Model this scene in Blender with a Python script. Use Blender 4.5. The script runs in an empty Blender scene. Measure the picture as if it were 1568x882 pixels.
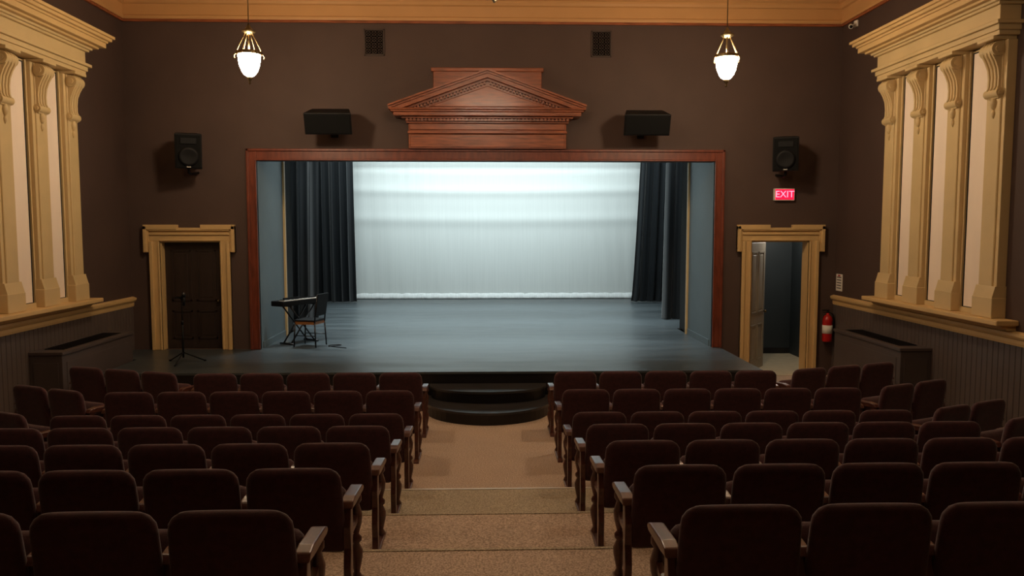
import bpy, bmesh, math, random
from mathutils import Vector, Matrix
random.seed(4)
sc=bpy.context.scene
sc.view_settings.view_transform='Standard'

# ---------------------------------------------------------------- materials
def lin(c):
    c=c/255.0
    return c/12.92 if c<=0.04045 else ((c+0.055)/1.055)**2.4
def rgb(c): return (lin(c[0]),lin(c[1]),lin(c[2]))
def mat(name,col,rough=.6,metal=0,var=.12,scale=6,stretch=(1,1,1),bump=0,bscale=None,sheen=0,emit=None,estr=0,spec=.5,detail=4,coat=0,rvar=0):
    m=bpy.data.materials.new(name); m.use_nodes=True
    nt=m.node_tree; b=nt.nodes['Principled BSDF']; c=rgb(col)
    tc=nt.nodes.new('ShaderNodeTexCoord'); mp=nt.nodes.new('ShaderNodeMapping')
    mp.inputs['Scale'].default_value=stretch
    nt.links.new(tc.outputs['Object'],mp.inputs['Vector'])
    nz=nt.nodes.new('ShaderNodeTexNoise'); nz.inputs['Scale'].default_value=scale; nz.inputs['Detail'].default_value=detail
    nt.links.new(mp.outputs['Vector'],nz.inputs['Vector'])
    rp=nt.nodes.new('ShaderNodeValToRGB')
    rp.color_ramp.elements[0].position=.3; rp.color_ramp.elements[1].position=.7
    rp.color_ramp.elements[0].color=tuple(x*(1-var) for x in c)+(1,)
    rp.color_ramp.elements[1].color=tuple(min(1,x*(1+var)) for x in c)+(1,)
    nt.links.new(nz.outputs['Fac'],rp.inputs['Fac'])
    nt.links.new(rp.outputs['Color'],b.inputs['Base Color'])
    b.inputs['Roughness'].default_value=rough; b.inputs['Metallic'].default_value=metal
    b.inputs['Specular IOR Level'].default_value=spec
    if sheen: b.inputs['Sheen Weight'].default_value=sheen; b.inputs['Sheen Roughness'].default_value=.4
    if coat: b.inputs['Coat Weight'].default_value=coat; b.inputs['Coat Roughness'].default_value=.2
    if rvar:
        mr=nt.nodes.new('ShaderNodeMapRange'); mr.inputs['To Min'].default_value=rough-rvar; mr.inputs['To Max'].default_value=rough+rvar
        nt.links.new(nz.outputs['Fac'],mr.inputs['Value']); nt.links.new(mr.outputs['Result'],b.inputs['Roughness'])
    if bump:
        n2=nt.nodes.new('ShaderNodeTexNoise'); n2.inputs['Scale'].default_value=bscale or scale*6; n2.inputs['Detail'].default_value=3
        nt.links.new(mp.outputs['Vector'],n2.inputs['Vector'])
        bp=nt.nodes.new('ShaderNodeBump'); bp.inputs['Strength'].default_value=bump; bp.inputs['Distance'].default_value=.02
        nt.links.new(n2.outputs['Fac'],bp.inputs['Height']); nt.links.new(bp.outputs['Normal'],b.inputs['Normal'])
    if emit:
        b.inputs['Emission Color'].default_value=rgb(emit)+(1,); b.inputs['Emission Strength'].default_value=estr
    return m

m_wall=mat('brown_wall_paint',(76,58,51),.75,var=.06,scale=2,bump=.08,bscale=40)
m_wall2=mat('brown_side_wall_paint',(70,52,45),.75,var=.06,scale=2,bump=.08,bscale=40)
m_wains=mat('wainscot_grey_brown_paint',(84,73,69),.5,var=.08,scale=3)
m_tan=mat('ochre_trim_paint',(204,170,116),.5,var=.05,scale=3)
m_crown=mat('crown_ochre_paint',(194,146,92),.55,var=.04,scale=2)
m_cream=mat('cream_trim_paint',(204,178,130),.5,var=.05,scale=3)
m_shade=mat('window_shade_cloth',(240,222,204),.9,var=.03,scale=4,stretch=(1,1,.3))
m_dark=mat('dark_gap',(22,18,16),.8,var=.1)
m_ceil=mat('ceiling_paint',(205,170,125),.8,var=.04,scale=1)
m_mahog=mat('mahogany_wood',(138,74,42),.36,var=.45,scale=3,stretch=(1.2,5,11),bump=.05,coat=.3,detail=8)
m_mahogv=mat('mahogany_wood_frame',(108,50,32),.4,var=.3,scale=3,stretch=(6,6,1.5),coat=.2,detail=8)
m_stage=mat('painted_stage_floor',(62,68,71),.36,var=.22,scale=1.6,stretch=(.5,2.2,1),bump=.06,bscale=30,rvar=.12,detail=8)
m_black=mat('black_paint',(14,13,14),.45,var=.15,scale=4)
m_blackw=mat('black_backstage_wall',(12,13,14),.9,var=.15)
m_jamb=mat('blue_grey_jamb_paint',(86,98,102),.6,var=.07,scale=2)
m_cyc=mat('cyclorama_cloth',(220,224,221),.9,var=.03,scale=5,stretch=(5,1,.12),bump=.05,bscale=9)
m_hem=mat('cyclorama_hem',(240,243,242),.9,var=.1,scale=9,stretch=(6,1,1),bump=.5,bscale=12)
m_curt=mat('dark_stage_velour',(13,19,24),.85,var=.2,scale=5,stretch=(4,1,.3),sheen=.22)
m_seat=mat('maroon_seat_fabric',(64,29,34),.85,var=.25,scale=30,sheen=.3,bump=.15,bscale=180)
m_seatwood=mat('dark_seat_wood',(84,46,36),.35,var=.35,scale=8,stretch=(4,1,4),coat=.3)
m_radi=mat('radiator_cover_paint',(78,68,66),.5,var=.06)
m_brass=mat('aged_brass',(120,104,76),.38,metal=1,var=.1)
m_glass=mat('frosted_lamp_glass',(255,240,215),.4,emit=(255,228,190),estr=150)
m_glass3=mat('added_lamp_glass',(255,240,215),.4,emit=(255,228,190),estr=65)  # glass of the unseen pendants added over the near seats
m_glass2=mat('chandelier_lamp_glass',(255,240,215),.4,emit=(255,228,196),estr=100)
m_plast=mat('black_speaker_plastic',(9,8,9),.6,var=.1,spec=.25)
m_grille=mat('speaker_grille',(7,7,7),.8,var=.3,scale=120,spec=.2)
m_red=mat('red_enamel',(170,25,22),.3,var=.06)
m_white=mat('white_plastic',(225,220,210),.5,var=.03)
m_metal=mat('dark_steel',(60,60,62),.35,metal=.9)
m_chrome=mat('steel_trim',(210,202,190),.4,metal=.2)
m_exit=mat('exit_sign_lit_face',(150,10,30),.4,emit=(235,20,60),estr=1.6)
m_exitl=mat('exit_sign_letters',(255,150,170),.4,emit=(255,120,150),estr=2.2)
m_doord=mat('dark_brown_door',(44,32,27),.5,var=.2,scale=4,stretch=(5,5,1))
m_doorl=mat('grey_door_paint',(168,158,142),.5,var=.06)
m_vest=mat('vestibule_dark_wall',(50,57,60),.6,var=.12,scale=2)
m_vfloor=mat('vestibule_floor',(190,178,152),.5,var=.08)
m_ivory=mat('ivory_keys',(230,230,225),.3)
m_lwood=mat('stool_wood',(150,100,55),.4,var=.2,stretch=(1,6,6))

def carpet(name,a,b_):
    m=bpy.data.materials.new(name); m.use_nodes=True; nt=m.node_tree; b=nt.nodes['Principled BSDF']
    tc=nt.nodes.new('ShaderNodeTexCoord')
    n1=nt.nodes.new('ShaderNodeTexNoise'); n1.inputs['Scale'].default_value=85; n1.inputs['Detail'].default_value=3
    n2=nt.nodes.new('ShaderNodeTexNoise'); n2.inputs['Scale'].default_value=1.3; n2.inputs['Detail'].default_value=4
    for n in (n1,n2): nt.links.new(tc.outputs['Object'],n.inputs['Vector'])
    rp=nt.nodes.new('ShaderNodeValToRGB'); rp.color_ramp.elements[0].position=.36; rp.color_ramp.elements[1].position=.64
    rp.color_ramp.elements[0].color=rgb(a)+(1,); rp.color_ramp.elements[1].color=rgb(b_)+(1,)
    nt.links.new(n1.outputs['Fac'],rp.inputs['Fac'])
    mx=nt.nodes.new('ShaderNodeMix'); mx.data_type='RGBA'; mx.blend_type='MULTIPLY'; mx.inputs['Factor'].default_value=.25
    rp2=nt.nodes.new('ShaderNodeValToRGB'); rp2.color_ramp.elements[0].position=.35; rp2.color_ramp.elements[1].position=.65
    rp2.color_ramp.elements[0].color=(.6,.6,.6,1)
    nt.links.new(n2.outputs['Fac'],rp2.inputs['Fac'])
    nt.links.new(rp.outputs['Color'],mx.inputs['A']); nt.links.new(rp2.outputs['Color'],mx.inputs['B'])
    nt.links.new(mx.outputs['Result'],b.inputs['Base Color']); b.inputs['Roughness'].default_value=.95
    bp=nt.nodes.new('ShaderNodeBump'); bp.inputs['Strength'].default_value=.3; bp.inputs['Distance'].default_value=.01
    nt.links.new(n1.outputs['Fac'],bp.inputs['Height']); nt.links.new(bp.outputs['Normal'],b.inputs['Normal'])
    return m
m_carp=carpet('tan_carpet',(150,129,113),(212,189,169))
m_carp2=carpet('olive_tan_carpet',(142,130,113),(198,184,160))

# ---------------------------------------------------------------- mesh builder
class MB:
    def __init__(s): s.bm=bmesh.new()
    def merge(s,t,mi=0,M=None,smooth=False,keep=False):
        if M is not None: bmesh.ops.transform(t,matrix=M,verts=t.verts)
        bmesh.ops.recalc_face_normals(t,faces=t.faces)
        for f in t.faces: f.material_index=mi; f.smooth=smooth
        me=bpy.data.meshes.new('tmp'); t.to_mesh(me); t.free(); s.bm.from_mesh(me); bpy.data.meshes.remove(me)
    def box(s,x0,x1,y0,y1,z0,z1,mi=0,bevel=0,M=None,seg=2):
        t=bmesh.new(); v=[t.verts.new(p) for p in [(x0,y0,z0),(x1,y0,z0),(x1,y1,z0),(x0,y1,z0),(x0,y0,z1),(x1,y0,z1),(x1,y1,z1),(x0,y1,z1)]]
        for f in [(0,3,2,1),(4,5,6,7),(0,1,5,4),(1,2,6,5),(2,3,7,6),(3,0,4,7)]: t.faces.new([v[i] for i in f])
        if bevel: bmesh.ops.bevel(t,geom=t.edges[:],offset=bevel,segments=seg,affect='EDGES',profile=.5)
        s.merge(t,mi,M)
    def poly(s,pts,axis,a0,a1,mi=0,bevel=0,M=None,smooth=False):
        t=bmesh.new()
        def P(p,a):
            return (a,p[0],p[1]) if axis=='x' else ((p[0],a,p[1]) if axis=='y' else (p[0],p[1],a))
        A=[t.verts.new(P(p,a0)) for p in pts]; B=[t.verts.new(P(p,a1)) for p in pts]
        t.faces.new(A); t.faces.new(B[::-1]); n=len(pts)
        for i in range(n): t.faces.new([A[i],B[i],B[(i+1)%n],A[(i+1)%n]])
        if bevel: bmesh.ops.bevel(t,geom=t.edges[:],offset=bevel,segments=2,affect='EDGES',profile=.5)
        s.merge(t,mi,M,smooth)
    def lathe(s,prof,c=(0,0,0),mi=0,seg=20,M=None,smooth=True):
        t=bmesh.new(); rings=[]
        for r,z in prof:
            r=max(r,.0005)
            rings.append([t.verts.new((c[0]+r*math.cos(2*math.pi*i/seg),c[1]+r*math.sin(2*math.pi*i/seg),c[2]+z)) for i in range(seg)])
        for a,b in zip(rings,rings[1:]):
            for i in range(seg): t.faces.new([a[i],a[(i+1)%seg],b[(i+1)%seg],b[i]])
        t.faces.new(rings[0][::-1]); t.faces.new(rings[-1])
        s.merge(t,mi,M,smooth)
    def tube(s,pts,r,mi=0,seg=8,M=None,smooth=True):
        t=bmesh.new(); pts=[Vector(p) for p in pts]; rings=[]; n=len(pts)
        rr=r if isinstance(r,(list,tuple)) else [r]*n
        up=None
        for i,p in enumerate(pts):
            d=(pts[min(i+1,n-1)]-pts[max(i-1,0)]).normalized()
            if up is None:
                up=Vector((0,0,1)) if abs(d.z)<.9 else Vector((1,0,0))
            a=d.cross(up).normalized(); b=a.cross(d).normalized(); up=b
            rings.append([t.verts.new(p+a*rr[i]*math.cos(2*math.pi*k/seg)+b*rr[i]*math.sin(2*math.pi*k/seg)) for k in range(seg)])
        for a,b in zip(rings,rings[1:]):
            for i in range(seg): t.faces.new([a[i],a[(i+1)%seg],b[(i+1)%seg],b[i]])
        t.faces.new(rings[0][::-1]); t.faces.new(rings[-1])
        s.merge(t,mi,M,smooth)
    def pillow(s,w0,w1,h,r,tf,tb,curv=0,mi=0,M=None,nu=16,nv=14):
        """soft cushion in XZ plane: half widths w0 (bottom) w1 (top), height h, corner radius r, front(+y)/back(-y) thickness"""
        t=bmesh.new()
        us=[math.sin(math.pi/2*(-1+2*i/nu)) for i in range(nu+1)]
        vs=[math.sin(math.pi/2*(-1+2*j/nv)) for j in range(nv+1)]
        def wid(z):
            w=w0+(w1-w0)*z/h
            if z>h-r: w=w-r+math.sqrt(max(0,r*r-(z-h+r)**2))
            rb=r*.5
            if z<rb: w=w-rb+math.sqrt(max(0,rb*rb-(rb-z)**2))
            return w
        F=[];B=[]
        for v in vs:
            z=(v+1)/2*h; w=wid(z); rf=[];rb=[]
            for u in us:
                x=u*w; p=((1-abs(u)**8)*(1-abs(v)**8))**.5 if abs(u)<1 and abs(v)<1 else 0
                rf.append(t.verts.new((x,tf*p+curv*x*x,z))); rb.append(t.verts.new((x,-tb*p+curv*x*x,z)))
            F.append(rf);B.append(rb)
        for G in (F,B):
            for j in range(nv):
                for i in range(nu): t.faces.new([G[j][i],G[j][i+1],G[j+1][i+1],G[j+1][i]])
        bmesh.ops.remove_doubles(t,verts=t.verts,dist=.0004)
        s.merge(t,mi,M,True)
    def mesh(s,name,mats):
        me=bpy.data.meshes.new(name); s.bm.to_mesh(me); s.bm.free()
        for m in mats: me.materials.append(m)
        return me
    def obj(s,name,mats,parent=None):
        me=s.mesh(name,mats); return link(name,me,parent)
def link(name,me,parent=None,loc=None,rz=0):
    o=bpy.data.objects.new(name,me); sc.collection.objects.link(o)
    if parent: o.parent=parent
    if loc: o.location=loc
    o.rotation_euler[2]=rz
    return o
def empty(name,loc=(0,0,0),rz=0):
    e=bpy.data.objects.new(name,None); sc.collection.objects.link(e); e.location=loc; e.rotation_euler[2]=rz; e.empty_display_size=.1; return e

W=5.85; YB=13.1; ZC=6.5; ST=.5
# ---------------------------------------------------------------- room shell
b=MB(); b.box(-W-.2,W+.2,-3,15.45,-.2,0); b.obj('floor',[m_carp])
edges=[7.04,6.02,4.98,3.95,2.9]
for k,e in enumerate(edges):
    b=MB(); b.box(-W,W,-3,e,.15*k,.15*(k+1),0)
    b.box(-1.02,1.02,e-.025,e+.006,.15*(k+1)-.012,.15*(k+1)+.006,1,bevel=.002)
    b.obj('floor_riser_platform',[m_carp2 if k==0 else m_carp, m_chrome if k==0 else m_carp2])
b=MB(); b.box(-W-.2,W+.2,-3,YB+.2,ZC,ZC+.15); b.obj('ceiling',[m_ceil])
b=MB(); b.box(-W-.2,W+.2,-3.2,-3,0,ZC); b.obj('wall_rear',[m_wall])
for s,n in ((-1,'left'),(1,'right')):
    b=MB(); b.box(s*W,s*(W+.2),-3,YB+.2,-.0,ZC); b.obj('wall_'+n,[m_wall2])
# back wall with openings
T=YB+.18
b=MB()
def seg(x0,x1,z0,z1): b.box(x0,x1,YB,T,z0,z1)
DL0,DL1=-5.36,-4.38; DR0,DR1=4.40,5.38; DT=2.29; PX=3.76; PT=3.6
seg(-W,DL0,0,ZC); seg(DL0,DL1,0,ST); seg(DL0,DL1,DT,ZC); seg(DL1,-PX-.004,0,ZC)
seg(-PX-.004,PX+.004,PT,ZC); seg(PX+.004,DR0,0,ZC); seg(DR0,DR1,DT,ZC); seg(DR1,W,0,ZC)
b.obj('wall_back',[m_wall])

# crown moulding
def crown_prof():
    return [(0,5.84),(.05,5.84),(.06,5.865),(.06,5.89),(.035,5.905),(.035,6.07),(.07,6.085),(.09,6.12),(.09,6.15),(.13,6.17),(.2,6.24),(.3,6.33),(.36,6.36),(.36,6.42),(.4,6.44),(.4,6.5),(0,6.5)]
b=MB(); b.poly([(YB-d,z) for d,z in crown_prof()],'x',-W,W)
b.box(-W,W,YB-.038,YB-.001,5.80,5.842,1)
b.obj('trim_crown_back',[m_crown,m_mahog])
for s,n in ((-1,'left'),(1,'right')):
    b=MB(); b.poly([(s*(W-d),z) for d,z in crown_prof()],'y',-3,YB); b.box(s*(W-.038),s*(W-.001),-3,YB,5.80,5.842,1)
    b.obj('trim_crown_'+n,[m_crown,m_mahog])

# side walls: chair rail, beadboard, windows
pil=[11.2,10.43,9.65,8.87]   # pilaster centres along wall
for s,n in ((-1,'left'),(1,'right')):
    def X(d): return s*(W-d)
    b=MB()
    y=-2.9
    while y<YB-.02:
        y1=min(y+.098,YB-.005); b.box(X(0),X(.016),y,y1-.008,0.12,1.27,0,bevel=.003,seg=1); y=y1
    b.box(X(0),X(.006),-3,YB,0,1.27,0)
    b.obj('trim_wainscot_'+n,[m_wains])
    b=MB(); b.poly([(X(d),z) for d,z in [(0,0),(.03,0),(.03,.12),(.018,.14),(0,.14)]],'y',-3,YB); b.obj('baseboard_'+n,[m_wains])
    b=MB(); b.poly([(X(d),z) for d,z in [(0,1.22),(.02,1.22),(.028,1.25),(.028,1.29),(.055,1.305),(.07,1.33),(.07,1.36),(.02,1.38),(0,1.38)]],'y',-3,YB); b.obj('trim_chair_rail_'+n,[m_tan])
    # window assembly
    root=empty('window_surround'+('' if s<0 else '.001'),(X(0),10.0,1.4)); 
    def fin(b,name,mats):
        o=b.obj(name,mats,root); o.location=-root.location; return o
    b=MB()
    b.box(X(0),X(.26),8.45,11.6,1.44,1.50,0,bevel=.012)
    b.poly([(X(d),z) for d,z in [(0,1.381),(.1,1.381),(.12,1.40),(.18,1.43),(.21,1.441),(0,1.441)]],'y',8.5,11.55,0)
    fin(b,'sill',[m_tan])
    for i,pc in enumerate(pil):
        b=MB(); hw=.165
        b.box(X(0),X(.11),pc-hw,pc+hw,1.5,4.6,0,bevel=.004,seg=1)
        b.box(X(.10),X(.13),pc-hw+.055,pc+hw-.055,1.78,4.6,0,bevel=.008,seg=1)
        b.box(X(0),X(.17),pc-hw-.02,pc+hw+.02,1.5,1.73,0,bevel=.006,seg=1)
        b.poly([(X(d),z) for d,z in [(0,1.73),(.165,1.73),(.145,1.80),(.13,1.86),(0,1.86)]],'y',pc-hw-.01,pc+hw+.01,0)
        # console scroll bracket
        cw=.10
        prof=[(.10,3.98),(.15,3.97),(.172,4.01),(.175,4.06),(.158,4.10),(.155,4.2),(.168,4.3),(.20,4.38),(.235,4.44),(.245,4.5),(.235,4.555),(.20,4.585),(.10,4.6)]
        b.poly([(X(d),z) for d,z in prof],'y',pc-cw,pc+cw,0)
        for (dd,zz,r) in ((.185,4.505,.075),(.14,4.03,.05)):
            b.tube([(X(dd),pc-cw-.018,zz),(X(dd),pc+cw+.018,zz)],r,0,seg=20,smooth=False)
            b.tube([(X(dd),pc-cw-.035,zz),(X(dd),pc+cw+.035,zz)],r*.5,0,seg=14,smooth=False)
        for q in (-.06,0,.06):
            pts=[(X(d+.004),pc+q,z) for d,z in prof[3:12]]
            b.tube(pts,.014,0,seg=6)
        b.lathe([(.002,0),(.03,.03),(.045,.08),(.03,.13),(.012,.15)],(X(.135),pc,3.84),0,12)
        b.lathe([(.002,0),(.02,.03),(.028,.06),(.012,.1)],(X(.133),pc,3.75),0,10)
        b.box(X(0),X(.27),pc-.15,pc+.15,4.6,4.64,0,bevel=.006,seg=1)
        fin(b,'pilaster_%d'%(i+1),[m_cream])
    for i in range(3):
        yc0=pil[i+1]+.165; yc1=pil[i]-.165
        b=MB(); b.box(X(0),X(.03),yc0,yc1,1.5,4.62,0)
        b.box(X(.03),X(.06),yc0+.0,yc0+.03,1.5,4.62,0); b.box(X(.03),X(.06),yc1-.03,yc1,1.5,4.62,0)
        b.box(X(.03),X(.06),yc0+.03,yc1-.03,1.5,1.56,0)
        b.box(X(.031),X(.036),yc0+.03,yc1-.03,1.56,4.6,2)
        b.box(X(.042),X(.047),yc0+.035,yc1-.075,1.57,4.58,1)
        fin(b,'sash_with_shade_%d'%(i+1),[m_cream,m_shade,m_dark])
    b=MB()
    steps=[(4.64,4.69,.24),(4.69,4.75,.26),(4.75,4.79,.30),(4.79,4.96,.24),(4.96,4.99,.28),(4.99,5.02,.31),(5.02,5.05,.37),(5.05,5.12,.44),(5.12,5.15,.46),(5.15,5.19,.50),(5.19,5.23,.53)]
    for z0,z1,d in steps:
        e=d-.24
        b.box(X(0),X(d),pil[3]-.2-e,pil[0]+.2+e,z0,z1,0 if z0<5.0 else 1,bevel=.005,seg=1)
    fin(b,'entablature',[m_cream,m_tan])

# radiator covers
for s in (-1,1):
    b=MB(); x0,x1=5.42,5.832
    def R(a0,a1,y0,y1,z0,z1,mi=0,bev=.004): b.box(s*a0,s*a1,y0,y1,z0,z1,mi,bevel=bev,seg=1)
    R(x0,x1,10.1,12.08,0,.90)
    R(x0-.02,x1,10.08,12.1,.90,.94)
    R(x0+.08,x1-.08,10.3,11.9,.94,.944,1,0)
    for k in range(26): R(x0+.08,x1-.08,10.32+k*.0605,10.335+k*.0605,.944,.952,2,0)
    R(x0-.008,x0,10.2,11.98,.3,.8,0); R(x0-.012,x0-.008,10.3,11.88,.05,.22,1,0)
    R(x0+.05,x1-.05,10.09,10.1,.1,.8,0,.002)
    b.obj('radiator_cover',[m_radi,m_black,m_metal])

# ---------------------------------------------------------------- door casings
def casing(name,x0,x1,z0,top):
    b=MB(); w=.16; Y=YB
    def bx(a0,a1,zz0,zz1,d,bev=.006): b.box(a0,a1,Y-d,Y-.001,zz0,zz1,0,bevel=bev,seg=1)
    for a,o in ((x0,-1),(x1,1)):
        bx(min(a,a+o*w),max(a,a+o*w),z0,top,.05)
        bx(min(a+o*.105,a+o*w),max(a+o*.105,a+o*w),z0,top,.085)
        bx(min(a,a+o*.03),max(a,a+o*.03),z0,top,.065)
        bx(min(a+o*w,a+o*(w+.085)),max(a+o*w,a+o*(w+.085)),top-.18,top+.25,.07)   # ear
        bx(min(a+o*(w+.03),a+o*(w+.085)),max(a+o*(w+.03),a+o*(w+.085)),top-.18,top+.25,.1)
        bx(min(a-o*.3,a+o*(w+.085)),max(a-o*.3,a+o*(w+.085)),top+.19,top+.27,.1)
    bx(x0-w,x1+w,top,top+.20,.05); bx(x0,x1,top,top+.03,.065)
    bx(x0-w,x1+w,top+.10,top+.14,.075); bx(x0-w,x1+w,top+.17,top+.22,.09)
    # reveal
    for a,o in ((x0,-1),(x1,1)): b.box(min(a,a+o*-.02),max(a,a+o*-.02),Y-.02,Y+.2,z0,top,0)
    b.box(x0,x1,Y-.02,Y+.2,top-.02,top,0)
    return b.obj(name,[m_tan])
casing('trim_door_casing_left',DL0,DL1,ST,DT)
casing('trim_door_casing_right',DR0,DR1,0,DT)
def paneldoor(name,w,h,mt,loc,rz,knobx):
    root=empty(name,loc,rz); b=MB()
    b.box(0,w,-.02,.02,0,h,0,bevel=.003,seg=1)
    for sy in (-1,1):
        for (a0,a1) in ((.1,w/2-.04),(w/2+.04,w-.1)):
            for (z0,z1) in ((.16,h*.36),(h*.45,h*.93)):
                for q in ((a0,a1,z0,z0+.025),(a0,a1,z1-.025,z1),(a0,a0+.025,z0,z1),(a1-.025,a1,z0,z1)):
                    b.box(q[0],q[1],min(sy*.02,sy*.032),max(sy*.02,sy*.032),q[2],q[3],0)
                b.box(a0+.06,a1-.06,min(sy*.02,sy*.027),max(sy*.02,sy*.027),z0+.06,z1-.06,0,bevel=.003,seg=1)
    b.obj('leaf',[mt],root)
    b=MB()
    for sy in (-1,1): b.tube([(knobx,sy*.02,h*.45),(knobx,sy*.05,h*.45),(knobx,sy*.06,h*.45),(knobx,sy*.085,h*.45)],[.01,.012,.028,.02],0,12)
    b.obj('knob',[m_brass],root); return root
paneldoor('door_1',.93,1.76,m_doord,(DL0+.025,YB+.12,ST+.005),0,.86)
b=MB(); b.box(DL0-.02,DL1+.02,T+.1,T+.14,ST,DT+.05); b.obj('wall_behind_left_door',[m_blackw])
paneldoor('door_2',.88,2.24,m_doorl,(DR0+.05,T+.03,.007),math.radians(54),.8)
# vestibule
b=MB(); b.box(3.95,6.1,15.4,15.48,0,2.8); b.box(3.87,3.95,T,15.48,0,2.8); b.box(6.0,6.1,T,15.4,0,2.8); b.obj('wall_vestibule',[m_vest])
b=MB(); b.box(3.95,6.0,T,15.48,2.8,2.9); b.obj('ceiling_vestibule',[m_vest])
b=MB(); b.box(3.95,6.0,T-.17,15.4,.0,.006); b.obj('floor_vestibule',[m_vfloor])
b=MB(); b.box(3.96,5.99,15.385,15.4,.006,.12); b.obj('baseboard_vestibule',[m_dark])

# ---------------------------------------------------------------- stage
b=MB()
def stg(pts,z0,z1,mi): b.poly(pts,'z',z0,z1,mi)
out=[(-5.38,10.98),(3.87,10.98),(3.87,YB-.0),(PX,YB),(PX,15.5),(6.0,15.5),(6.0,22.5),(-6.0,22.5),(-6.0,15.5),(-PX,15.5),(-PX,YB),(-W+.03,YB),(-W+.03,12.13),(-5.38,12.13)]
stg(out,0.0,ST-.03,1); 
out2=[(-5.38,10.95),(3.9,10.95),(3.9,YB-.0)]+out[3:]
stg(out2,ST-.03,ST,0)
b.obj('floor_stage',[m_stage,m_black])
# steps
b=MB()
def halfell(a,dp,n=28): return [(a*math.cos(math.pi*i/n),10.97-dp*math.sin(math.pi*i/n)**.8) for i in range(n+1)]
b.poly(halfell(.88,1.07),'z',0,.135,0); b.poly(halfell(.90,1.10),'z',.135,.165,1)
b.poly(halfell(.80,.55),'z',.165,.30,0); b.poly(halfell(.82,.58),'z',.30,.33,1)
b.obj('curved_stage_steps',[mat('black_step_riser_paint',(14,13,13),.4,var=.3,scale=5),mat('black_step_tread_grey_sheen',(50,48,48),.28,var=.3,scale=4)])  # treads lighter than risers: their grey reflection is put into the colour
# proscenium frame
b=MB()
def fr(a0,a1,z0,z1,d): b.box(a0,a1,YB-d,YB+.0,z0,z1,0,bevel=.006,seg=1)
fr(-3.90,-PX,ST,3.77,.06); fr(PX,3.90,ST,3.77,.06); fr(-PX,PX,PT,3.77,.06)
fr(-3.92,-3.88,ST,3.79,.085); fr(3.88,3.92,ST,3.79,.085); fr(-3.92,3.92,3.75,3.79,.085)
fr(-3.79,-PX,ST,PT+.02,.07); fr(PX,3.79,ST,PT+.02,.07); fr(-PX,PX,PT,PT+.03,.07)
b.obj('proscenium_arch_frame',[m_mahogv])
# jamb panels and backstage shell
for s,n in ((-1,'left'),(1,'right')):
    b=MB(); b.box(s*PX,s*(PX+.06),YB+.18,14.65,ST-.0,5.9); b.box(s*(PX-.001),s*(PX+.003),YB+.001,YB+.18,ST,PT,0)
    b.box(s*(PX-.012),s*PX,YB+.1,14.65,ST,ST+.11,0)
    b.obj('wall_stage_jamb_'+n,[m_jamb])
    b=MB(); b.box(s*(PX-.035),s*(PX+.07),14.65,14.72,ST,5.9,0,bevel=.004,seg=1); b.obj('lit_stage_jamb_edge_'+n,[m_tan])  # strip whose tan colour stands in for a warmly lit edge
    b=MB(); b.box(s*(PX+.07),s*6.1,15.48,15.56,ST,6.3); b.box(s*6.0,s*6.1,15.56,22.6,0,6.3); b.box(s*(PX+.07),s*(PX+.12),14.7,15.5,ST,6.3)
    b.obj('wall_backstage_'+n,[m_blackw])
b=MB(); b.box(-6.1,6.1,22.5,22.6,0,6.3); b.obj('wall_backstage_rear',[m_blackw])
b=MB(); b.box(-6.1,6.1,T,22.6,6.3,6.4); b.obj('ceiling_backstage',[m_blackw])

# cyclorama
def g(z,c,w): return math.exp(-((z-c)/w)**2)
b=MB(); t=bmesh.new(); nx,nz=160,110; V=[]
for j in range(nz+1):
    z=ST+.10+(5.6-ST-.10)*j/nz; row=[]
    for i in range(nx+1):
        x=-5.5+11*i/nx; band_bow=.03*math.cos(x*.5)
        yy=22.0-.038*g(z,3.50-band_bow,.13)-.036*g(z,2.72-band_bow,.17)-.016*g(z,4.0-band_bow,.12)  # ridges shaped into the cloth so it shows light and dark bands
        yy+=.0035*math.sin(i*1.3+z)*(.3+abs(x)/5.5)+.006*math.sin(i*.37+z)
        row.append(t.verts.new((x,yy,z)))
    V.append(row)
for j in range(nz):
    for i in range(nx): t.faces.new([V[j][i],V[j][i+1],V[j+1][i+1],V[j+1][i]])
b.merge(t,0,None,True)
t=bmesh.new(); V=[]
pr=[(22.0,.66),(21.95,.62),(21.93,.56),(21.92,.51),(21.97,.502),(22.02,.53),(22.03,.62)]
for y,z in pr: V.append([t.verts.new((-5.5+11*i/nx,y+.015*math.sin(i*1.7)*math.sin(i*.31),z+(.006*math.sin(i*1.1) if z>.53 else 0))) for i in range(nx+1)])
for a,c in zip(V,V[1:]):
    for i in range(nx): t.faces.new([a[i],a[i+1],c[i+1],c[i]])
b.merge(t,1,None,True)
b.obj('cyclorama_backdrop',[m_cyc,m_hem])
def curtain(name,xi,xo,xi_top,y,z1=5.7,folds=9,amp=.10,seed=0):
    rnd=random.Random(seed); ph=[rnd.uniform(0,6) for _ in range(5)]
    b=MB(); t=bmesh.new(); nx=folds*14; nz=30; V=[]
    for j in range(nz+1):
        q=j/nz; z=ST+.015+(z1-ST)*q; row=[]
        inner=xi+(xi_top-xi)*min(1,q*1.4)**.7
        for i in range(nx+1):
            u=i/nx; x=inner+(xo-inner)*u
            w=u*folds*2*math.pi+.9*math.sin(u*7+ph[0])+.25*math.sin(q*3+ph[1])
            yy=y+amp*(.75+.35*(1-q))*(math.sin(w)*(.75+.25*math.sin(.37*w))+.25*math.sin(2.3*w+ph[2]))+.02*math.sin(5*q+ph[3])
            row.append(t.verts.new((x+.03*math.cos(w),yy,z)))
        V.append(row)
    for j in range(nz):
        for i in range(nx): t.faces.new([V[j][i],V[j][i+1],V[j+1][i+1],V[j+1][i]])
    b.merge(t,0,None,True); return b.obj(name,[m_curt])
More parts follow.
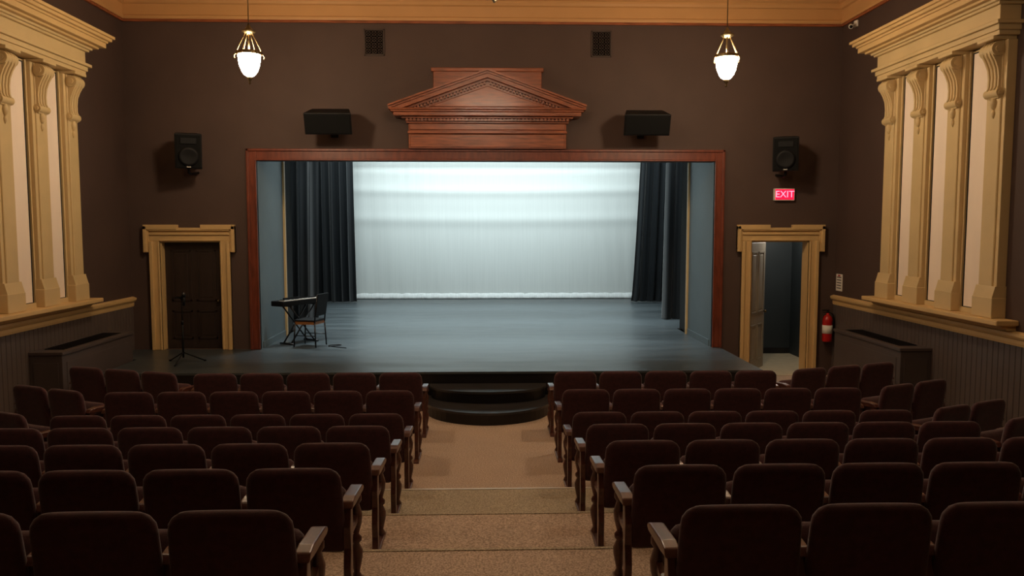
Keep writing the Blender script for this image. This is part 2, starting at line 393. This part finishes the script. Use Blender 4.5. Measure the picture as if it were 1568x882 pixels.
curtain('stage_leg_curtain',-3.52,-5.4,-3.57,21.0,seed=1,folds=9,amp=.13)
curtain('stage_leg_curtain',3.80,5.5,4.02,21.0,seed=2,folds=8,amp=.13)
curtain('stage_leg_curtain',-3.68,-4.9,-3.62,17.0,seed=3,folds=6,amp=.12)
curtain('stage_leg_curtain',3.80,4.9,3.84,17.0,seed=4,folds=6,amp=.12)
for i,(y,z) in enumerate(((15.6,4.55),(18.2,4.75),(20.1,4.85))):
    b=MB(); b.tube([(-5.6,y,z),(5.6,y,z)],.03,0,10)
    for xx in (-4.5,-1.5,1.5,4.5): b.tube([(xx,y,z),(xx,y,6.29)],.008,0,6)
    b.obj('lighting_batten',[m_metal])

# ---------------------------------------------------------------- pediment
b=MB()
def pb(a0,a1,z0,z1,d,bev=.008): b.box(a0,a1,YB-d,YB-.001,z0,z1,0,bevel=bev,seg=1)
pb(-.88,.88,4.42,5.06,.08); pb(-.91,.91,5.03,5.09,.11)
pb(-1.28,1.28,3.79,4.28,.14); pb(-1.25,1.25,3.81,4.02,.155)
pb(-1.29,1.29,4.03,4.07,.19); pb(-1.26,1.26,4.09,4.20,.16)
pb(-1.31,1.31,4.19,4.23,.2)
for i in range(44): 
    x=-1.29+i*.06; pb(x-.018,x+.018,4.22,4.26,.26,0)
pb(-1.32,1.32,4.22,4.26,.22)
for z0,z1,a,d in ((4.26,4.29,1.38,.28),(4.29,4.35,1.50,.36),(4.35,4.38,1.54,.39),(4.38,4.405,1.56,.42)): pb(-a,a,z0,z1,d)
b.poly([(-1.46,4.40),(1.46,4.40),(0,4.95)],'y',YB-.2,YB-.001,0)
b.poly([(-.95,4.45),(.95,4.45),(0,4.78)],'y',YB-.225,YB-.2,0,bevel=.01)
XE=1.575; ang=math.atan2(.56,1.575); k=math.tan(ang)
for s in (-1,1):
    for off,th,d in ((0,.035,.27),(.035,.06,.36),(.095,.03,.39),(.125,.026,.43)):
        z_e=4.405+(off-.10)/math.cos(ang); zt=4.39
        if z_e<zt: p=[(-XE+(zt-z_e)/k,zt),(-XE,zt),(-XE,max(zt+.005,z_e+th/math.cos(ang))),(0,z_e+k*XE+th/math.cos(ang)),(0,z_e+k*XE)]
        else: p=[(-XE,z_e),(-XE,z_e+th/math.cos(ang)),(0,z_e+k*XE+th/math.cos(ang)),(0,z_e+k*XE)]
        p=[(-q[0] if s>0 else q[0],q[1]) for q in p]
        b.poly(p,'y',YB-d,YB-.05,0)
    for i in range(26):
        xx=.05+i*.053; zz=4.405-.10/math.cos(ang)+k*(XE-xx)-.022
        if zz<4.42: break
        b.box(s*xx-.014,s*xx+.014,YB-.26,YB-.19,zz-.018,zz+.02,0)
b.obj('wooden_pediment',[m_mahog])

# vents
m_vent=mat('vent_iron',(64,50,44),.6)
m_hole=mat('vent_void',(5,4,4),.9,spec=.1)
for x in (-1.83,1.86):
    b=MB(); z=5.5; w,h=.165,.21
    b.box(x-w,x+w,YB-.006,YB-.001,z-h,z+h,0)
    for q in ((x-w,x+w,z-h,z-h+.02),(x-w,x+w,z+h-.02,z+h),(x-w,x-w+.02,z-h,z+h),(x+w-.02,x+w,z-h,z+h)): b.box(q[0],q[1],YB-.022,YB-.004,q[2],q[3],1)
    for i in range(3):
        for j in range(4):
            cx=x-.096+i*.096; cz=z-.142+j*.095
            b.tube([(cx+.036*math.cos(a*math.pi/6),YB-.013,cz+.036*math.sin(a*math.pi/6)) for a in range(13)],.0055,1,6)
            b.tube([(cx-.047,YB-.013,cz-.047),(cx+.047,YB-.013,cz+.047)],.0035,1,6); b.tube([(cx-.047,YB-.013,cz+.047),(cx+.047,YB-.013,cz-.047)],.0035,1,6)
    b.obj('ornate_wall_vent',[m_hole,m_vent])

# speakers
def speaker(name,x,z,w,h,d,tilt,yaw,y=YB-.42):
    root=empty(name,(x,y,z)); Mx=Matrix.Rotation(math.radians(yaw),4,'Z')@Matrix.Rotation(math.radians(tilt),4,'X')
    b=MB()
    t=[(-w/2,-d/2),(w/2,-d/2),(w/2*.8,d/2),(-w/2*.8,d/2)]
    b.poly(t,'z',-h/2,h/2,0,bevel=.012,M=Mx)
    b.box(-w/2+.02,w/2-.02,-d/2-.012,-d/2,-h/2+.02,h/2-.02,1,bevel=.005,seg=1,M=Mx)
    if h>w:
        b.lathe([(.13,0),(.15,.01),(.15,.016),(.11,.016),(.05,.004)],(0,0,0),0,24,M=Mx@Matrix.Translation((0,-d/2-.012,-h*.15))@Matrix.Rotation(math.pi/2,4,'X'))
        b.box(-.12,.12,-d/2-.024,-d/2-.01,h*.2,h*.38,0,bevel=.01,M=Mx)
        b.box(-.03,.03,-d/2-.016,-d/2-.01,-h*.46,-h*.42,2,M=Mx)
    b.obj('cabinet',[m_plast,m_grille,m_chrome],root)
    b=MB(); dy=YB-y
    b.tube([(0,d*.2,-h*.1),(0,dy-.01,-h*.25)],.025,0,8); b.box(-.06,.06,dy-.02,dy-.001,-h*.25-.12,-h*.25+.12,0,bevel=.003,seg=1)
    if h>w: b.tube([(0,0,-h/2-.0),(0,.0,-h/2-.07),(0,.08,-h/2-.09),(0,dy-.01,-h/2-.05)],.02,0,8)
    b.obj('bracket',[m_plast],root)
speaker('wall_speaker',-2.49,4.18,.74,.34,.32,20,0)
speaker('wall_speaker',2.52,4.18,.74,.34,.32,20,0)
speaker('stage_monitor_speaker',-4.71,3.72,.40,.54,.32,8,22)
speaker('stage_monitor_speaker',4.80,3.70,.40,.54,.32,8,-22)

# exit sign
root=empty('exit_sign',(4.93,YB-.04,3.06))
b=MB(); b.box(-.17,.17,-.03,.04,-.1,.1,0,bevel=.008); b.box(-.155,.155,-.034,-.03,-.085,.085,1); b.obj('housing',[m_white,m_exit],root)
cu=bpy.data.curves.new('letters','FONT'); cu.body='EXIT'; cu.size=.155; cu.extrude=.002; cu.align_x='CENTER'; cu.align_y='CENTER'
lo=bpy.data.objects.new('letters',cu); sc.collection.objects.link(lo); lo.parent=root; lo.rotation_euler=(math.pi/2,0,0); lo.location=(0,-.037,0); cu.materials.append(m_exitl)
# fire extinguisher
b=MB(); c=(5.70,YB-.11,.60)
b.lathe([(.0,0),(.07,0),(.078,.01),(.08,.04),(.08,.36),(.07,.41),(.045,.44),(.025,.455),(.025,.48)],c,0,20)
b.lathe([(.082,.14),(.082,.28)],c,2,20)
b.tube([(c[0],c[1],c[2]+.48),(c[0],c[1],c[2]+.52)],.02,1); b.box(c[0]-.09,c[0]+.03,c[1]-.012,c[1]+.012,c[2]+.52,c[2]+.535,1); b.box(c[0]-.08,c[0]+.02,c[1]-.012,c[1]+.012,c[2]+.49,c[2]+.5,1)
b.tube([(c[0]+.02,c[1],c[2]+.5),(c[0]+.08,c[1]-.02,c[2]+.46),(c[0]+.1,c[1]-.02,c[2]+.35),(c[0]+.09,c[1]-.03,c[2]+.15)],.012,1,8)
b.box(c[0]-.03,c[0]+.03,c[1]+.07,YB-.001,c[2]+.1,c[2]+.42,1)
b.obj('fire_extinguisher',[m_red,m_plast,m_white])
# notice plate on right wall
b=MB(); b.box(W-.012,W-.001,12.8,13.02,1.46,1.74,0,bevel=.002,seg=1)
for q in range(5): b.box(W-.014,W-.012,12.83,12.99,1.5+q*.045,1.515+q*.045,1)
b.box(W-.014,W-.012,12.87,12.95,1.70,1.73,2)
b.obj('wall_notice_sign',[m_white,m_metal,m_red])
# security camera
b=MB(); b.box(W-.03,W-.001,12.55,12.65,5.68,5.78,0,bevel=.005); b.tube([(W-.03,12.6,5.72),(W-.1,12.6,5.70)],.012,0)
b.tube([(W-.07,12.66,5.71),(W-.14,12.5,5.66)],.035,0,14); b.tube([(W-.14,12.5,5.66),(W-.143,12.493,5.658)],.025,1,14)
b.obj('security_camera',[m_white,m_plast])

# ---------------------------------------------------------------- pendant lamps
def pendant(x,y,gl,zb=4.47):
    root=empty('pendant_lamp',(x,y,zb)); b=MB()
    b.lathe([(.004,-.10),(.016,-.085),(.010,-.06),(.026,-.04),(.04,-.015),(.03,.005)],(0,0,0),0,16)
    b.tube([(0,0,.62),(0,0,ZC-zb)],.006,0,6)
    b.lathe([(.02,.53),(.05,.54),(.085,.565),(.088,.58),(.05,.60),(.03,.63),(.010,.67)],(0,0,0),0,18)
    b.lathe([(.06,0),(.07,.02),(.02,.05)],(0,0,ZC-zb-.05),0,16)
    b.lathe([(.15,.275),(.162,.28),(.162,.315),(.15,.32)],(0,0,0),0,24)
    b.tube([(0,0,.33),(0,0,.54)],.012,0,8)
    for q in range(6):
        a=q*math.pi/3+.26; pts=[]
        for w_ in range(9):
            f=w_/8; r=.05+.115*f**1.5+.02*math.sin(f*math.pi); z=.54-.25*f
            pts.append((r*math.cos(a),r*math.sin(a),z))
        for r,z in ((.185,.262),(.19,.24),(.175,.235)): pts.append((r*math.cos(a),r*math.sin(a),z))
        b.tube(pts,.0065,0,6)
    b.obj('brass_frame',[m_brass],root)
    b=MB(); b.lathe([(.03,.0),(.065,.02),(.095,.06),(.12,.12),(.135,.19),(.145,.28),(.14,.315),(.1,.33),(.03,.335)],(0,0,0),0,28); b.obj('glass_bowl',[gl],root)
for x,y,gl in ((-3.08,10.5,m_glass),(3.15,10.5,m_glass),(-3.1,4.6,m_glass3),(3.1,4.6,m_glass3)): pendant(x,y,gl)  # nearer pair is out of view, added to light the seats

# chandelier (mostly above the picture)
root=empty('brass_chandelier',(0,8,4.77)); b=MB(); bb=MB()
b.lathe([(.01,.0),(.03,.02),(.02,.06),(.08,.1),(.1,.16),(.05,.22),(.03,.5),(.02,ZC-4.80)],(0,0,0),0,18)
for q in range(6):
    a=q*math.pi/3+.3; pts=[(r*math.cos(a),r*math.sin(a),z) for r,z in ((.06,.16),(.18,.08),(.32,.07),(.44,.12),(.5,.2))]
    b.tube(pts,.012,0,8); b.lathe([(.02,.2),(.05,.22),(.03,.25),(.018,.26)],(.5*math.cos(a),.5*math.sin(a),0),0,12)
    bb.lathe([(.02,.262),(.06,.30),(.075,.35),(.07,.40),(.05,.43)],(.5*math.cos(a),.5*math.sin(a),0),0,14)
b.obj('arms',[m_brass],root); bb.obj('glass_shades',[m_glass2],root)

# ---------------------------------------------------------------- theatre seats
def seat_mesh(al,ar):
    b=MB()
    Mb=Matrix.Translation((0,.05,.30))@Matrix.Rotation(math.radians(9),4,'X')
    b.pillow(.268,.254,.50,.08,.05,.035,-.10,0,M=Mb)
    Ms=Matrix.Translation((0,.13,.31))@Matrix.Rotation(math.radians(-30),4,'X')
    b.pillow(.235,.235,.33,.07,.06,.045,0,0,M=Ms,nu=12,nv=10)
    b.tube([(-.25,.10,.36),(.25,.10,.36)],.018,1,8)
    for on,s in ((al,-1),(ar,1)):
        if not on: continue
        x=s*.275
        b.poly([(.0,.555),(.03,.59),(.1,.60),(.33,.585),(.385,.565),(.39,.545),(.36,.535),(.1,.55)],'x',x-.034,x+.034,1,bevel=.007)
        b.poly([(.0,.02),(.06,.02),(.05,.12),(.075,.24),(.06,.34),(.09,.42),(.085,.56),(.03,.56),(.0,.45),(.02,.33),(-.01,.22),(.015,.12)],'x',x-.02,x+.02,1,bevel=.006)
        b.lathe([(.026,.0),(.034,.03),(.018,.06),(.024,.09),(.036,.15),(.038,.19),(.018,.235),(.032,.25),(.032,.27),(.016,.29),(.034,.36),(.038,.41),(.020,.47),(.034,.49),(.034,.515),(.022,.54)],(x,.30,.01),1,12)
        b.poly([(-.06,0),(.38,0),(.38,.015),(.33,.035),(.02,.035),(-.05,.02)],'x',x-.028,x+.028,1,bevel=.004)
        b.poly([(.06,.38),(.28,.38),(.28,.43),(.2,.405),(.14,.405),(.06,.43)],'x',x-.015,x+.015,1)
    return b.mesh('theater_seat',[m_seat,m_seatwood])
meL=seat_mesh(True,False); meR=seat_mesh(False,True); meB=seat_mesh(True,True)
for r_ in range(7):
    Y=9.36-1.035*r_; z=.15*max(0,r_-2); n=5 if r_==0 else 6
    for s in (-1,1):
        me_in = meR if s<0 else meL
        for i in range(n):
            me=me_in if i<n-1 else meB
            link('theater_seat',me,None,(s*(.775+.275+.55*i),Y+.03,z),0)
        na=3 if r_==0 else 2
        a=math.radians(19 if r_==0 else 24); gap=.17 if r_==0 else .2
        cx=.775+.55*n+gap; cy=Y+.06
        for i in range(na):
            dx=(.275+.55*i)
            me=me_in if i<na-1 else meB
            link('theater_seat',me,None,(s*(cx+dx*math.cos(a)),cy+dx*math.sin(a),z),s*a)

# ---------------------------------------------------------------- props
root=empty('microphone_stand',(-4.55,11.8,ST)); b=MB()
for q in range(3):
    a=q*2.094+.5; b.tube([(0,0,.16),(.3*math.cos(a),.3*math.sin(a),.012)],.009,0,8); b.tube([(.29*math.cos(a),.29*math.sin(a),.012),(.32*math.cos(a),.32*math.sin(a),.012)],.012,0,8)
b.tube([(0,0,.08),(0,0,.62)],.014,0,10); b.tube([(0,0,.6),(0,0,.97)],.009,0,10); b.tube([(0,0,.58),(0,0,.64)],.02,0,10)
b.tube([(0,0,.95),(0,0,1.0)],.018,0,10); b.tube([(.0,0,.97),(-.12,-.05,.98)],.008,0,8)
b.tube([(-.1,0,.98),(.06,-.02,1.0)],.014,0,8); b.tube([(.04,-.02,.86),(.04,-.02,1.0)],[.016,.02],0,10); b.tube([(.04,-.02,.99),(.04,-.02,1.03),(.04,-.02,1.06)],[.022,.03,.018],1,12)
b.obj('stand_with_microphone',[m_plast,m_metal],root)
# keyboard on stand
root=empty('digital_piano_on_stand',(-3.30,13.78,ST),math.radians(58)); b=MB(); hl=.5
b.box(-hl,hl,-.14,.14,.68,.77,0,bevel=.012)
b.box(-hl+.05,hl-.05,-.13,.0,.77,.782,1)
nk=32; kw=(2*hl-.1)/nk
for q in range(nk): b.box(-hl+.05+q*kw-.001,-hl+.05+q*kw+.001,-.131,.0,.781,.7835,0)
for q in range(nk-1):
    if q%7 not in (2,6): b.box(-hl+.05+(q+1)*kw-.007,-hl+.05+(q+1)*kw+.007,-.085,.0,.782,.793,0)
b.box(-.25,.25,.09,.12,.77,.80,0)
for yy in (-.09,.09):
    b.tube([(-.28,yy,.02),(.28,yy,.66)],.014,2,8); b.tube([(.28,yy,.02),(-.28,yy,.66)],.014,2,8)
for xx in (-.28,.28):
    b.tube([(xx,-.17,.02),(xx,.17,.02)],.016,2,8); b.tube([(xx,-.13,.67),(xx,.13,.67)],.014,2,8)
b.obj('keyboard_and_x_stand',[m_plast,m_ivory,m_metal],root)
# chair by keyboard
root=empty('stage_chair',(-3.02,13.38,ST),math.radians(75)); b=MB()
b.box(-.19,.19,-.19,.19,.44,.47,0,bevel=.01); b.box(-.18,.18,-.18,.18,.39,.44,1)
for xx in (-.18,.18):
    b.tube([(xx,.18,.42),(xx*1.08,.2,.01)],.013,2,8); b.tube([(xx,-.18,.42),(xx*1.08,-.2,.01)],.013,2,8)
    b.tube([(xx,-.18,.42),(xx,-.2,.62),(xx,-.24,.9)],.013,2,8)
    b.tube([(xx,.18,.2),(xx,-.18,.2)],.008,2,6)
b.box(-.19,.19,-.012,.012,-.19,.19,0,bevel=.01,M=Matrix.Translation((0,-.22,.72))@Matrix.Rotation(math.radians(8),4,'X'))
b.obj('seat_back_and_legs',[m_plast,m_lwood,m_metal],root)
b=MB(); pts=[(-2.7+.14*math.sin(i*.3)+.008*i,13.3+.2*math.sin(i*.17),ST+.008) for i in range(26)]
b.tube(pts,.007,0,6); b.obj('power_cable',[m_plast])

# ---------------------------------------------------------------- lights
def area(name,loc,rot,sx,sy,pw,col,spread=180):
    l=bpy.data.lights.new(name,'AREA'); l.shape='RECTANGLE'; l.size=sx; l.size_y=sy; l.energy=pw; l.color=col; l.spread=math.radians(spread)
    o=bpy.data.objects.new(name,l); sc.collection.objects.link(o); o.location=loc; o.rotation_euler=[math.radians(a) for a in rot]; return o
cool=(.84,.98,1.0)
area('cyc_striplight',(0,20.7,5.5),(26,0,0),9,.25,108,cool)
area('cyc_wash_striplight',(0,17.6,5.7),(60,0,0),8,.25,165,cool,110)
area('stage_wash_striplight',(0,19.2,5.6),(0,0,0),8,.2,135,cool,50)
area('stage_wash_striplight',(0,16.6,5.6),(0,0,0),8,.2,150,cool,46)
area('stage_wash_striplight',(0,14.2,5.4),(-4,0,0),6.5,.2,125,cool,56)
l=bpy.data.lights.new('vestibule_bulb','POINT'); l.energy=34; l.color=(1,.92,.8); l.shadow_soft_size=.08
o=bpy.data.objects.new('vestibule_bulb',l); sc.collection.objects.link(o); o.location=(5.4,14.2,2.6)
w=bpy.data.worlds.new('World'); sc.world=w; w.use_nodes=True
w.node_tree.nodes['Background'].inputs[0].default_value=(.9,.75,.6,1); w.node_tree.nodes['Background'].inputs[1].default_value=.02

# ---------------------------------------------------------------- camera
cam=bpy.data.cameras.new('camera'); cam.lens=27.71; cam.sensor_width=36
co=bpy.data.objects.new('camera',cam); sc.collection.objects.link(co)
co.location=(0,0,2.55); co.rotation_euler=(math.radians(90-4.55),0,math.radians(-1.75)); cam.clip_start=.05
sc.camera=co
